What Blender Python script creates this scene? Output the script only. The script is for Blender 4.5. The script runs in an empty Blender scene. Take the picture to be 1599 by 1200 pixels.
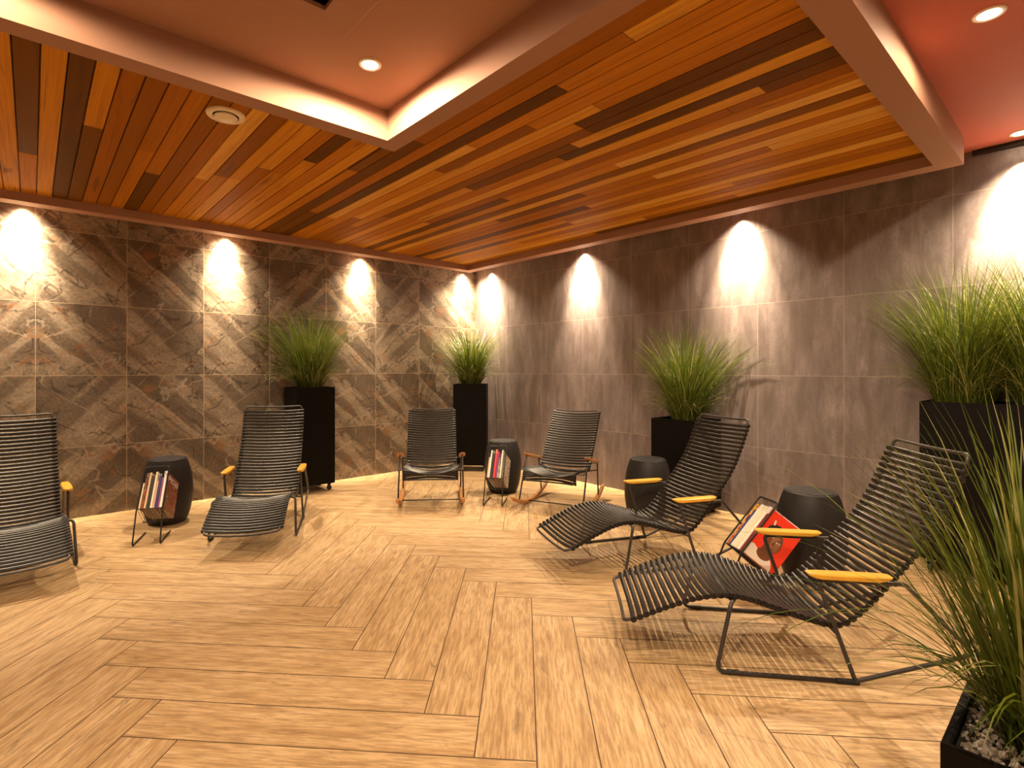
import bpy, bmesh, math, random
from mathutils import Vector, Matrix
R = math.radians
SC = bpy.context.scene
COL = SC.collection

# ------------------------------------------------------------------ node helpers
class NT:
    def __init__(self, name):
        self.m = bpy.data.materials.new(name); self.m.use_nodes = True
        self.t = self.m.node_tree; self.t.nodes.clear()
        self.out = self.t.nodes.new('ShaderNodeOutputMaterial')
    def n(self, typ, **kw):
        nd = self.t.nodes.new(typ)
        for k, v in kw.items(): setattr(nd, k, v)
        return nd
    def link(self, a, b): self.t.links.new(a, b)
    def put(self, sock, v):
        if v is None: return
        if hasattr(v, 'is_output') or isinstance(v, bpy.types.NodeSocket): self.link(v, sock)
        else:
            if isinstance(v, (tuple, list)) and len(v) == 3 and sock.type == 'RGBA': v = (*v, 1)
            sock.default_value = v
    def math(self, op, a, b=None, c=None, clamp=False):
        nd = self.n('ShaderNodeMath', operation=op, use_clamp=clamp)
        self.put(nd.inputs[0], a); self.put(nd.inputs[1], b)
        if c is not None: self.put(nd.inputs[2], c)
        return nd.outputs[0]
    def vmath(self, op, a, b=None):
        nd = self.n('ShaderNodeVectorMath', operation=op)
        self.put(nd.inputs[0], a); self.put(nd.inputs[1], b)
        return nd.outputs[0]
    def mix(self, f, a, b, bt='MIX'):
        nd = self.n('ShaderNodeMix', data_type='RGBA', blend_type=bt)
        self.put(nd.inputs['Factor'], f); self.put(nd.inputs[6], a); self.put(nd.inputs[7], b)
        return nd.outputs[2]
    def noise(self, vec, scale, detail=4, rough=.55, dist=0.0):
        nd = self.n('ShaderNodeTexNoise')
        self.put(nd.inputs['Vector'], vec); self.put(nd.inputs['Scale'], scale)
        nd.inputs['Detail'].default_value = detail; nd.inputs['Roughness'].default_value = rough
        nd.inputs['Distortion'].default_value = dist
        return nd.outputs['Fac']
    def ramp(self, f, stops, interp='LINEAR'):
        nd = self.n('ShaderNodeValToRGB'); cr = nd.color_ramp; cr.interpolation = interp
        while len(cr.elements) < len(stops): cr.elements.new(.5)
        for e, (p, c) in zip(cr.elements, stops):
            e.position = p
            e.color = (*c, 1) if isinstance(c, (tuple, list)) else (c, c, c, 1)
        self.put(nd.inputs[0], f)
        return nd.outputs[0]
    def sep(self, v):
        nd = self.n('ShaderNodeSeparateXYZ'); self.put(nd.inputs[0], v); return nd.outputs
    def comb(self, x, y, z):
        nd = self.n('ShaderNodeCombineXYZ')
        for i, v in enumerate((x, y, z)): self.put(nd.inputs[i], v)
        return nd.outputs[0]
    def pos(self): return self.n('ShaderNodeTexCoord').outputs['Object']
    def bump(self, h, strength=.2, dist=.01):
        nd = self.n('ShaderNodeBump'); nd.inputs['Strength'].default_value = strength
        nd.inputs['Distance'].default_value = dist; self.put(nd.inputs['Height'], h); return nd.outputs[0]
    def principled(self, col, rough=.5, metal=0.0, normal=None, spec=.5, emis=None, estr=0):
        p = self.n('ShaderNodeBsdfPrincipled')
        self.put(p.inputs['Base Color'], col); self.put(p.inputs['Roughness'], rough)
        p.inputs['Metallic'].default_value = metal; p.inputs['Specular IOR Level'].default_value = spec
        if normal is not None: self.link(normal, p.inputs['Normal'])
        if emis: p.inputs['Emission Color'].default_value = (*emis, 1); p.inputs['Emission Strength'].default_value = estr
        self.link(p.outputs[0], self.out.inputs[0]); return p

def simple(name, col, rough=.5, metal=0, spec=.5, var=.12, scale=30, emis=None, estr=0):
    t = NT(name); f = t.noise(t.pos(), scale, 3)
    dark = tuple(c*(1-var) for c in col); lite = tuple(min(1, c*(1+var)) for c in col)
    t.principled(t.mix(f, dark, lite), rough, metal, None, spec, emis, estr); return t.m

M = {}
M['slat'] = simple('black_plastic_slat', (.013, .0105, .010), .34, spec=.38, scale=60)
M['tube'] = simple('grey_powder_coated_steel', (.060, .054, .055), .38, .4)
M['glide'] = simple('black_rubber', (.012, .011, .011), .6)
M['wire'] = simple('black_steel_wire', (.012, .011, .011), .4, .3)
M['stool'] = simple('charcoal_ceramic', (.020, .0175, .019), .5, spec=.28, scale=18, var=.06)
M['box'] = simple('black_fibre_planter', (.0040, .0030, .0028), .6, spec=.12)
M['soil'] = simple('dark_soil', (.02, .014, .01), .95, var=.5, scale=80)
M['caster'] = simple('black_caster', (.01, .01, .01), .4)
M['paint'] = simple('warm_beige_paint', (.36, .195, .132), .6, spec=.12, var=.03, scale=6)
M['paint_hi'] = simple('terracotta_ceiling_paint', (.47, .135, .095), .6, spec=.10, var=.03, scale=6)
M['vent'] = simple('cream_enamel', (.80, .68, .52), .4, var=.03)
M['gapdark'] = simple('dark_gap', (.02, .012, .008), .8)
M['ring'] = simple('white_enamel', (.8, .72, .62), .4, var=.02)
M['lens'] = simple('lamp_glow', (1, .9, .7), .5, emis=(1, .82, .55), estr=60)
M['plain'] = simple('plain_plaster', (.30, .245, .20), .8, var=.05, scale=4)

def bamboo():
    t = NT('bamboo'); p = t.pos(); s = t.sep(p)
    g = t.noise(t.comb(t.math('MULTIPLY', s[0], 8), t.math('MULTIPLY', s[1], 130), t.math('MULTIPLY', s[2], 130)), 1, 3)
    t.principled(t.ramp(g, [(.3, (.66, .32, .030)), (.7, (.84, .46, .055))]), .38); return t.m
M['bamboo'] = bamboo()
def bamboo2():
    t = NT('dark_bamboo'); p = t.pos(); s = t.sep(p)
    g = t.noise(t.comb(t.math('MULTIPLY', s[0], 8), t.math('MULTIPLY', s[1], 130), t.math('MULTIPLY', s[2], 130)), 1, 3)
    t.principled(t.ramp(g, [(.3, (.36, .14, .035)), (.7, (.52, .23, .06))]), .4); return t.m
M['bamboo2'] = bamboo2()

def grass_mat():
    t = NT('grass_blade'); a = t.n('ShaderNodeAttribute', attribute_name='tint')
    c = t.ramp(a.outputs['Fac'], [(0, (.022, .038, .004)), (.45, (.062, .098, .007)), (.8, (.14, .17, .014)), (1, (.42, .40, .16))])
    p = t.n('ShaderNodeBsdfPrincipled'); t.put(p.inputs['Base Color'], c); p.inputs['Roughness'].default_value = .38
    tr = t.n('ShaderNodeBsdfTranslucent'); t.put(tr.inputs[0], c)
    mx = t.n('ShaderNodeMixShader'); mx.inputs[0].default_value = .4
    t.link(p.outputs[0], mx.inputs[1]); t.link(tr.outputs[0], mx.inputs[2]); t.link(mx.outputs[0], t.out.inputs[0]); return t.m
M['grass'] = grass_mat()

def gravel_mat():
    t = NT('gravel_stone'); a = t.n('ShaderNodeAttribute', attribute_name='tint')
    c = t.ramp(a.outputs['Fac'], [(0, (.10, .08, .07)), (.6, (.30, .25, .21)), (1, (.62, .55, .47))])
    f = t.noise(t.pos(), 120, 4)
    t.principled(t.mix(f, c, (.2, .16, .13)), .7); return t.m
M['gravel'] = gravel_mat()

TW, TH, Z1 = .6139, .6, .5903          # wall tile width, height, first course
def tile_common(t, u, off):
    """u: coordinate along the wall; returns (grout mask, tile id vector, local coords)"""
    z = t.sep(t.pos())[2]
    uu = t.math('DIVIDE', t.math('SUBTRACT', u, off), TW)
    vv = t.math('DIVIDE', t.math('SUBTRACT', z, Z1 - TH), TH)
    fu, fv = t.math('FLOOR', uu), t.math('FLOOR', vv)
    lu, lv = t.math('FRACT', uu), t.math('FRACT', vv)
    du = t.math('MULTIPLY', t.math('MINIMUM', lu, t.math('SUBTRACT', 1, lu)), TW)
    dv = t.math('MULTIPLY', t.math('MINIMUM', lv, t.math('SUBTRACT', 1, lv)), TH)
    g = t.math('LESS_THAN', t.math('MINIMUM', du, dv), .0020)
    wn = t.n('ShaderNodeTexWhiteNoise', noise_dimensions='2D'); t.link(t.comb(fu, fv, 0), wn.inputs['Vector'])
    return g, wn, lu, lv
def stone_wall():
    t = NT('brown_marble_tiles'); x = t.sep(t.pos())[0]
    g, wn, lu, lv = tile_common(t, x, -.9215)
    # only a few different tile faces, mirrored at random, as printed porcelain is
    k = t.math('FLOOR', t.math('MULTIPLY', wn.outputs['Value'], 5))
    flip = t.math('GREATER_THAN', t.math('FRACT', t.math('MULTIPLY', wn.outputs['Value'], 17.3)), .62)
    lu2 = t.math('ADD', t.math('MULTIPLY', lu, t.math('SUBTRACT', 1, t.math('MULTIPLY', flip, 2))), flip)
    P = t.comb(t.math('ADD', lu2, t.math('MULTIPLY', k, 3.7)), t.math('ADD', lv, t.math('MULTIPLY', k, 1.9)), 0)
    s = t.sep(P)
    d1 = t.math('ADD', s[0], s[1]); d2 = t.math('SUBTRACT', s[0], s[1])
    band = t.noise(t.comb(t.math('MULTIPLY', d1, 1.35), t.math('MULTIPLY', d2, .20), t.math('MULTIPLY', k, 1.37)), 1, 3, .5, .2)
    cloud = t.noise(P, 2.6, 8, .66, .4)
    fine = t.noise(P, 26, 7, .75)
    streak = t.noise(t.comb(t.math('MULTIPLY', d1, 9), t.math('MULTIPLY', d2, 1.1), k), 1, 5, .65, .3)
    base = t.ramp(band, [(.34, (.095, .071, .052)), (.45, (.13, .098, .074)), (.475, (.27, .214, .162)), (.555, (.325, .262, .198)), (.585, (.145, .111, .083)), (.70, (.10, .075, .055))])
    base = t.mix(t.ramp(cloud, [(.44, 0.0), (.60, .6)]), base, (.17, .13, .095))
    base = t.mix(t.ramp(streak, [(.34, .42), (.48, 0.0)]), base, (.13, .095, .068))
    base = t.mix(.7, base, t.ramp(fine, [(.28, (.10, .08, .06)), (.5, (.42, .42, .42)), (.74, (.80, .75, .67))]), 'OVERLAY')
    rust = t.noise(t.vmath('ADD', P, (5.2, 1.3, 0)), 3.0, 6, .65, .5)
    base = t.mix(t.ramp(rust, [(.58, 0.0), (.70, .65)]), base, (.27, .125, .045))
    # long thin cracks, dark, rusty and white
    for sc, th, ofs, col, amt, aa, bb in ((.85, .500, 4.0, (.030, .020, .015), .85, .9, 1.7), (.8, .47, 9.0, (.22, .08, .025), .6, 1.6, .6), (1.0, .53, 13.0, (.04, .028, .02), .8, 1.9, .5), (1.1, .55, 17.0, (.50, .42, .34), .4, .7, 1.5)):
        v1 = t.noise(t.comb(t.math('MULTIPLY', d1, aa), t.math('MULTIPLY', d2, bb), t.math('ADD', k, ofs)), sc, 4, .42, .15)
        e1 = t.math('ABSOLUTE', t.math('SUBTRACT', v1, th))
        brk = t.noise(t.vmath('ADD', P, (ofs, 2.0, 0)), 3.3, 3, .6)
        base = t.mix(t.math('MULTIPLY', t.ramp(e1, [(0.0, amt), (.004, amt*.7), (.009, 0.0)]), t.ramp(brk, [(.42, 0.0), (.52, 1.0)])), base, col)
    base = t.mix(t.math('MULTIPLY', g, .8), base, (.50, .38, .25))
    t.principled(base, t.ramp(fine, [(0, .28), (1, .5)]), 0, t.bump(t.math('SUBTRACT', fine, g), .12, .003), .5)
    return t.m
def concrete_wall():
    t = NT('grey_brown_streaked_tiles'); y = t.sep(t.pos())[1]; z = t.sep(t.pos())[2]
    g, wn, lu, lv = tile_common(t, y, 0.0)
    jit = t.math('MULTIPLY', wn.outputs['Value'], 9.0)
    st = t.noise(t.comb(t.math('ADD', t.math('MULTIPLY', y, 9), jit), t.math('MULTIPLY', z, 1.7), jit), 1, 5, .6, .6)
    st2 = t.noise(t.comb(t.math('ADD', t.math('MULTIPLY', y, 17), jit), t.math('MULTIPLY', z, 4.5), jit), 1, 6, .7, .5)
    cl = t.noise(t.comb(t.math('MULTIPLY', y, 2.4), t.math('MULTIPLY', z, 1.5), 0), 1, 4, .6)
    blot = t.noise(t.pos(), 55, 5, .75)
    c = t.ramp(st, [(.30, (.135, .104, .103)), (.5, (.205, .164, .167)), (.70, (.30, .249, .252))])
    c = t.mix(t.ramp(st2, [(.36, .6), (.54, 0.0)]), c, (.125, .096, .085))
    c = t.mix(t.ramp(cl, [(.36, .4), (.6, 0.0)]), c, (.145, .112, .099))
    c = t.mix(t.ramp(blot, [(.36, .5), (.52, 0.0)]), c, (.14, .11, .096))
    c = t.mix(t.math('MULTIPLY', g, .55), c, (.46, .36, .29))
    t.principled(c, .5, 0, t.bump(t.math('SUBTRACT', st2, g), .1, .003), .4); return t.m
M['stone'] = stone_wall(); M['concrete'] = concrete_wall()

def floor_mat():
    t = NT('oak_effect_floor_tile'); uv = t.n('ShaderNodeUVMap', uv_map='UVMap').outputs[0]
    a = t.n('ShaderNodeAttribute', attribute_name='tint').outputs['Fac']
    s = t.sep(uv)
    P = t.comb(t.math('MULTIPLY', s[0], 2.6), t.math('MULTIPLY', s[1], 20), t.math('MULTIPLY', a, 40))
    gr = t.noise(P, 1, 6, .62, .5)
    P2 = t.comb(t.math('MULTIPLY', s[0], 9), t.math('MULTIPLY', s[1], 110), t.math('MULTIPLY', a, 40))
    gr2 = t.noise(P2, 1, 5, .65)
    P3 = t.comb(t.math('MULTIPLY', s[0], 2.2), t.math('MULTIPLY', s[1], 7), t.math('MULTIPLY', a, 77))
    bl = t.noise(P3, 1.3, 5, .6, .6)
    kn = t.noise(t.comb(t.math('MULTIPLY', s[0], 6), t.math('MULTIPLY', s[1], 26), t.math('MULTIPLY', a, 31)), 1, 5, .7, .8)
    c = t.ramp(gr, [(.28, (.38, .235, .11)), (.42, (.52, .345, .175)), (.56, (.62, .43, .235)), (.72, (.70, .51, .31))])
    c = t.mix(t.ramp(bl, [(.48, 0.0), (.66, .5)]), c, (.40, .235, .095))
    c = t.mix(t.ramp(kn, [(.57, 0.0), (.70, .75)]), c, (.20, .125, .068))
    c = t.mix(t.ramp(gr2, [(.40, .6), (.54, 0.0)]), c, (.27, .16, .08))
    c = t.mix(t.ramp(gr2, [(.56, 0.0), (.72, .4)]), c, (.76, .60, .42))
    t.principled(c, t.ramp(gr2, [(0, .5), (1, .38)]), 0, t.bump(gr2, .08, .002), .4); return t.m
M['floor'] = floor_mat()
M['grout'] = simple('brown_grout', (.085, .05, .027), .9)

def cedar():
    t = NT('cedar_board'); p = t.pos(); s = t.sep(p)
    a = t.n('ShaderNodeAttribute', attribute_name='tint').outputs['Fac']
    g = t.noise(t.comb(t.math('MULTIPLY', s[0], 75), t.math('MULTIPLY', s[1], 1.6), t.math('MULTIPLY', a, 60)), 1, 5, .6, .5)
    g2 = t.noise(t.comb(t.math('MULTIPLY', s[0], 16), t.math('MULTIPLY', s[1], .9), t.math('MULTIPLY', a, 33)), 1, 4, .6, .8)
    c = t.ramp(a, [(0, (.10, .040, .004)), (.14, (.18, .068, .005)), (.34, (.34, .112, .005)), (.58, (.50, .182, .008)), (.8, (.62, .262, .014)), (.93, (.70, .34, .042)), (1, (.75, .41, .085))])
    c = t.mix(t.ramp(g, [(.3, .45), (.6, 0.0)]), c, (.20, .065, .006))
    c = t.mix(t.ramp(g2, [(.62, 0.0), (.74, .8)]), c, (.06, .036, .010))
    t.principled(c, .65, 0, None, .05); return t.m
M['cedar'] = cedar()

def flat(name, col, rough=.4): return simple(name, col, rough, var=.06, scale=90)
def spine_mat(name, col, ink):
    t = NT(name); s_ = t.sep(t.pos())
    f = t.noise(t.comb(t.math('MULTIPLY', s_[0], 170), t.math('MULTIPLY', s_[1], 95), 0), 1, 2, .6)
    blk = t.noise(t.comb(3, t.math('MULTIPLY', s_[1], 16), 0), 1, 1, .5)
    k = t.math('MULTIPLY', t.math('GREATER_THAN', f, .56), t.math('GREATER_THAN', blk, .57))
    t.principled(t.mix(k, col, ink), .35); return t.m
M['page'] = flat('shaded_paper_pages', (.42, .34, .26), .8)  # paper darkened to carry the shade under the magazines
def print_mat(name, cols, sc):
    t = NT(name); f = t.noise(t.pos(), sc, 3, .6, 1.2)
    n = len(cols)
    t.principled(t.ramp(f, [(.30 + .4*i/(n-1), c) for i, c in enumerate(cols)], 'CONSTANT'), .3); return t.m
M['pr_red'] = print_mat('glossy_print_brown', [(.05, .02, .015), (.30, .07, .03), (.08, .04, .03), (.45, .30, .2), (.12, .03, .02)], 28)
M['pr_bw'] = print_mat('glossy_print_sepia', [(.03, .025, .02), (.5, .42, .32), (.10, .07, .05), (.7, .62, .5), (.05, .04, .03)], 34)
M['pr_multi'] = print_mat('glossy_print_multicolour', [(.04, .03, .03), (.55, .06, .03), (.85, .50, .05), (.05, .03, .04), (.6, .09, .04)], 30)
M_RGB = dict(white=(.82, .80, .76), cream=(.80, .72, .52), tan=(.72, .50, .28), black=(.02, .02, .025), navy=(.03, .04, .13), pink=(.70, .36, .33), crimson=(.60, .05, .06), purple=(.24, .05, .22), red=(.82, .045, .018), skin=(.17, .062, .028), skin2=(.30, .13, .07), shirt=(.82, .72, .64), lip=(.28, .08, .06), eye=(.85, .8, .75), blue=(.08, .10, .40), yellow=(.85, .55, .06), dark_red=(.22, .02, .02))
for k, c in M_RGB.items(): M['c_'+k] = flat('print_'+k, c, .35)

for k in ('white', 'cream', 'tan', 'pink'): M['s_'+k] = spine_mat('printed_spine_'+k, M_RGB[k], M_RGB['navy'])
for k in ('black', 'navy', 'crimson', 'purple', 'blue', 'dark_red'): M['s_'+k] = spine_mat('printed_spine_'+k, M_RGB[k], M_RGB['cream'])
# ------------------------------------------------------------------ mesh helpers
def link(o, parent=None):
    COL.objects.link(o)
    if parent: o.parent = parent
    return o
def obj(name, bm, mat, parent=None, smooth=False, angle=None):
    bmesh.ops.recalc_face_normals(bm, faces=bm.faces[:]) if mat is not M.get('grass') else None
    me = bpy.data.meshes.new(name); bm.to_mesh(me); bm.free()
    for m_ in (mat if isinstance(mat, list) else [mat]): me.materials.append(m_)
    if smooth:
        for p in me.polygons: p.use_smooth = True
        if angle: me.set_sharp_from_angle(angle=R(angle))
    return link(bpy.data.objects.new(name, me), parent)
def tag(o, label, cat, group=None, kind=None):
    o['label'] = label; o['category'] = cat
    if group: o['group'] = group
    if kind: o['kind'] = kind
    return o
def thing(name, loc, rz, label, cat, group=None):
    o = link(bpy.data.objects.new(name, None)); o.empty_display_size = .05
    o.location = loc; o.rotation_euler = (0, 0, rz)
    return tag(o, label, cat, group)
def copy_tree(o, parent=None):
    c = o.copy(); COL.objects.link(c); c.parent = parent
    for ch in list(o.children): copy_tree(ch, c)
    return c
def add_box(bm, x0, x1, y0, y1, z0, z1, bev=0, mi=0):
    vs = [bm.verts.new((x, y, z)) for x in (x0, x1) for y in (y0, y1) for z in (z0, z1)]
    fs = [bm.faces.new([vs[i] for i in q]) for q in ((0,1,3,2),(4,6,7,5),(0,4,5,1),(2,3,7,6),(0,2,6,4),(1,5,7,3))]
    for f in fs: f.material_index = mi
    if bev:
        es = list({e for f in fs for e in f.edges})
        r = bmesh.ops.bevel(bm, geom=es, offset=bev, segments=2, affect='EDGES', profile=.6)
        for f in r['faces']: f.material_index = mi
    return vs
def fillet(pts, rad, closed=False, n=5):
    pts = [Vector(p) for p in pts]; N = len(pts); out = []
    for i, p in enumerate(pts):
        if not closed and i in (0, N-1): out.append(p); continue
        a, b = pts[i-1], pts[(i+1) % N]
        da, db = (a-p), (b-p); la, lb = da.length, db.length
        if la < 1e-6 or lb < 1e-6: continue
        da.normalize(); db.normalize()
        ang = da.angle(db)
        if ang > R(168): out.append(p); continue
        r = rad if not isinstance(rad, (list, tuple)) else rad[i]
        d = min(r / math.tan(ang/2), la*.48, lb*.48)
        s, e = p+da*d, p+db*d
        for k in range(n+1):
            t = k/n; out.append(s*(1-t)**2 + p*2*t*(1-t) + e*t*t)
    return out
def add_tube(bm, pts, rad, closed=False, seg=8):
    pts = [Vector(p) for p in pts]; N = len(pts); rings = []
    def tan(i):
        if closed: return (pts[(i+1) % N]-pts[i-1]).normalized()
        return (pts[min(i+1, N-1)]-pts[max(i-1, 0)]).normalized()
    t0 = tan(0); up = Vector((0, 0, 1)) if abs(t0.z) < .9 else Vector((1, 0, 0))
    u = t0.cross(up).normalized(); prev = t0
    for i in range(N):
        t = tan(i)
        ax = prev.cross(t)
        if ax.length > 1e-7: u = Matrix.Rotation(prev.angle(t), 3, ax.normalized()) @ u
        u = (u - t*u.dot(t)).normalized(); v = t.cross(u); prev = t
        rr = rad(i/(N-1)) if callable(rad) else rad
        rings.append([bm.verts.new(pts[i]+(u*math.cos(2*math.pi*k/seg)+v*math.sin(2*math.pi*k/seg))*rr) for k in range(seg)])
    for i in range(N if closed else N-1):
        a, b = rings[i], rings[(i+1) % N]
        sh = 0
        if closed and i == N-1:
            sh = min(range(seg), key=lambda q: sum((a[k].co-b[(k+q) % seg].co).length for k in range(seg)))
        for k in range(seg): bm.faces.new((a[k], a[(k+1) % seg], b[(k+1+sh) % seg], b[(k+sh) % seg]))
    if not closed: bm.faces.new(rings[0]); bm.faces.new(rings[-1])
def add_lathe(bm, prof, seg=48, c=(0, 0, 0)):
    rings = []
    for r, z in prof:
        rings.append([bm.verts.new((c[0]+r*math.cos(2*math.pi*k/seg), c[1]+r*math.sin(2*math.pi*k/seg), c[2]+z)) for k in range(seg)] if r > 1e-6 else [bm.verts.new((c[0], c[1], c[2]+z))])
    for a, b in zip(rings, rings[1:]):
        for k in range(seg):
            k2 = (k+1) % seg
            if len(a) == 1 and len(b) == 1: continue
            if len(a) == 1: bm.faces.new((a[0], b[k], b[k2]))
            elif len(b) == 1: bm.faces.new((a[k], a[k2], b[0]))
            else: bm.faces.new((a[k], a[k2], b[k2], b[k]))
def bm_new(): return bmesh.new()
def spline(pts, n=12):
    """Catmull-Rom through 2D points"""
    P = [Vector(p) for p in pts]; P = [P[0]*2-P[1]] + P + [P[-1]*2-P[-2]]; out = []
    for i in range(1, len(P)-2):
        for k in range(n):
            t = k/n; a, b, c, d = P[i-1:i+3]
            out.append(.5*((2*b)+(c-a)*t+(2*a-5*b+4*c-d)*t*t+(3*b-a-3*c+d)*t**3))
    out.append(P[-2]); return out
def resample(pts, pitch):
    L = [0]
    for a, b in zip(pts, pts[1:]): L.append(L[-1]+(b-a).length)
    n = int(L[-1]/pitch); res = []
    for i in range(n+1):
        s = L[-1]*i/n; j = max(k for k in range(len(L)) if L[k] <= s+1e-9); j = min(j, len(pts)-2)
        f = (s-L[j])/(L[j+1]-L[j]); p = pts[j].lerp(pts[j+1], f)
        a, b = pts[max(j-1, 0)], pts[min(j+2, len(pts)-1)]
        res.append((p, (b-a).normalized(), s))
    return res, L[-1]

# ------------------------------------------------------------------ camera (calibrated on the tile joints)
cam = bpy.data.cameras.new('camera'); co = link(bpy.data.objects.new('camera', cam))
CAM = Vector((-4.6275, -5.5493, 1.2461)); YAW = .86705
co.location = CAM; co.rotation_euler = (R(90)+.0012, 0, YAW-R(90))
cam.sensor_width = 36; cam.lens = 825.16/1599*36; cam.shift_x = (799.5-749.94)/1599; cam.shift_y = (575.40-600)/1599
cam.clip_start = .05; SC.camera = co

# ------------------------------------------------------------------ room shell
XW, YB, HC = -8.6, -9.0, 2.65          # far side wall, back wall, ceiling height
def struct(name, bm, m, **kw):
    o = obj(name, bm, m, **kw); o['kind'] = 'structure'; return o
b = bm_new(); add_box(b, XW-.1, 0, 0, .12, -.02, HC+.12); struct('wall_north', b, M['stone'])
b = bm_new(); add_box(b, 0, .12, YB-.1, .12, -.02, HC+.12); struct('wall_east', b, M['concrete'])
b = bm_new(); add_box(b, XW-.12, XW, YB, 0, -.02, HC+.12); struct('wall_west', b, M['plain'])
b = bm_new(); add_box(b, XW, 0, YB-.12, YB, -.02, HC+.12); struct('wall_south', b, M['plain'])

def make_floor():
    bm = bm_new(); uvl = bm.loops.layers.uv.new('UVMap'); tl = bm.verts.layers.float.new('tint')
    rnd = random.Random(5); w, n = .2, 6
    bx, by = Vector((1, -1, 0))/math.sqrt(2), Vector((-1, -1, 0))/math.sqrt(2); O = Vector((-2.556, -2.972, 0)); gp = .0021
    def plank(x0, x1, y0, y1, along_x):
        c = [(x0*w+gp, y0*w+gp), (x1*w-gp, y0*w+gp), (x1*w-gp, y1*w-gp), (x0*w+gp, y1*w-gp)]
        pts = [O+bx*p+by*q for p, q in c]
        m = sum(pts, Vector())/4
        if m.x < XW-.6 or m.x > .6 or m.y < YB-.6 or m.y > .6: return
        t = rnd.random(); vs = [bm.verts.new(p) for p in pts]
        for v in vs: v[tl] = t
        f = bm.faces.new(vs); uo, vo = rnd.random()*20, rnd.random()*20; fl = rnd.choice((-1, 1))
        for lp, (p, q) in zip(f.loops, c):
            lp[uvl].uv = ((p*fl+uo, q+vo) if along_x else (q*fl+uo, p+vo))
    for k in range(-70, 71):
        for m in range(-8, 9):
            s = 2*n*m
            plank(k+s, k+s+n, k, k+1, True)
            plank(k+s, k+s+1, k-2*n+1, k-n+1, False)
    # trim to the room
    for no, pc in (((1, 0, 0), (0, 0, 0)), ((-1, 0, 0), (XW, 0, 0)), ((0, 1, 0), (0, 0, 0)), ((0, -1, 0), (0, YB, 0))):
        bmesh.ops.bisect_plane(bm, geom=bm.verts[:]+bm.edges[:]+bm.faces[:], plane_co=pc, plane_no=no, clear_outer=True)
    for f in bm.faces: f.material_index = 0
    me_bm = bm
    vs = add_box(me_bm, XW, 0, YB, 0, -.10, -.0012, mi=1)
    me = bpy.data.meshes.new('floor'); me_bm.normal_update()
    for f in me_bm.faces:
        if f.material_index == 0 and f.normal.z < 0: f.normal_flip()
    me_bm.to_mesh(me); me_bm.free(); me.materials.append(M['floor']); me.materials.append(M['grout'])
    o = link(bpy.data.objects.new('floor', me)); o['kind'] = 'structure'
make_floor()

# upper ceiling with a shaft opening above the recess
SX0, SX1, SY0, SY1 = -6.6, -3.765, -4.35, -3.605   # opening of the shaft
b = bm_new(); YM = -4.95
add_box(b, XW, SX0, YM, 0, HC, HC+.12); add_box(b, SX1, 0, YM, 0, HC, HC+.12)
add_box(b, SX0, SX1, YM, SY0, HC, HC+.12); add_box(b, SX0, SX1, SY1, 0, HC, HC+.12)
add_box(b, XW, 0, YB, YM, HC, HC+.12, mi=1)
struct('ceiling', b, [M['paint'], M['paint_hi']])
b = bm_new()
for q in ((SX0-.02, SX0, SY0-.02, SY1+.02), (SX1, SX1+.02, SY0-.02, SY1+.02), (SX0, SX1, SY0-.02, SY0), (SX0, SX1, SY1, SY1+.02)): add_box(b, *q, HC+.12, 3.1)
add_box(b, SX0-.02, SX1+.02, SY0-.02, SY1+.02, 3.1, 3.12)
struct('trim_1', b, M['paint_hi'])

ZF, ZW = 2.487, 2.552                    # underside of the frame, underside of the boards
OX0, OX1, OY0, OY1 = -8.2, -.315, -5.005, -.255    # raft outline
RX0, RX1, RY0, RY1 = -6.9, -3.155, -4.62, -3.035   # recess outline
FW, RW = .125, .105
def ring(bm, x0, x1, y0, y1, w, z0, z1, inward, bev=.003):
    s = w if inward else -w
    if inward: X0, X1, Y0, Y1, x0i, x1i, y0i, y1i = x0, x1, y0, y1, x0+w, x1-w, y0+w, y1-w
    else: X0, X1, Y0, Y1, x0i, x1i, y0i, y1i = x0-w, x1+w, y0-w, y1+w, x0, x1, y0, y1
    o = [(X0, Y0), (X1, Y0), (X1, Y1), (X0, Y1)]; i_ = [(x0i, y0i), (x1i, y0i), (x1i, y1i), (x0i, y1i)]
    V = [[bm.verts.new((x, y, z)) for x, y in L] for L in (o, i_) for z in (z0, z1)]
    ob, ot, ib, it = V; fs = []
    for k in range(4):
        j = (k+1) % 4
        for q in ((ob[k], ob[j], ib[j], ib[k]), (ot[k], it[k], it[j], ot[j]), (ob[k], ot[k], ot[j], ob[j]), (ib[k], ib[j], it[j], it[k])): fs.append(bm.faces.new(q))
    if bev: bmesh.ops.bevel(bm, geom=[e for e in bm.edges if abs(e.verts[0].co.z-z0) < 1e-6 and abs(e.verts[1].co.z-z0) < 1e-6 and len(e.link_faces) == 2 and not e.is_contiguous is False and any(abs(f.normal.z) < .5 for f in e.link_faces)], offset=bev, segments=1, affect='EDGES')
b = bm_new(); ring(b, OX0, OX1, OY0, OY1, FW, ZF, HC, True, 0); struct('trim_2', b, M['paint'])
b = bm_new(); ring(b, RX0, RX1, RY0, RY1, RW, ZF, HC, False, 0); struct('trim_3', b, M['paint'])
b = bm_new(); add_box(b, -.018, -.0005, YB, OY0-.001, 2.617, HC-.0005); struct('shadow_gap_strip', b, M['gapdark'])  # dark strip painted in for the shadow gap between wall and ceiling
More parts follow.
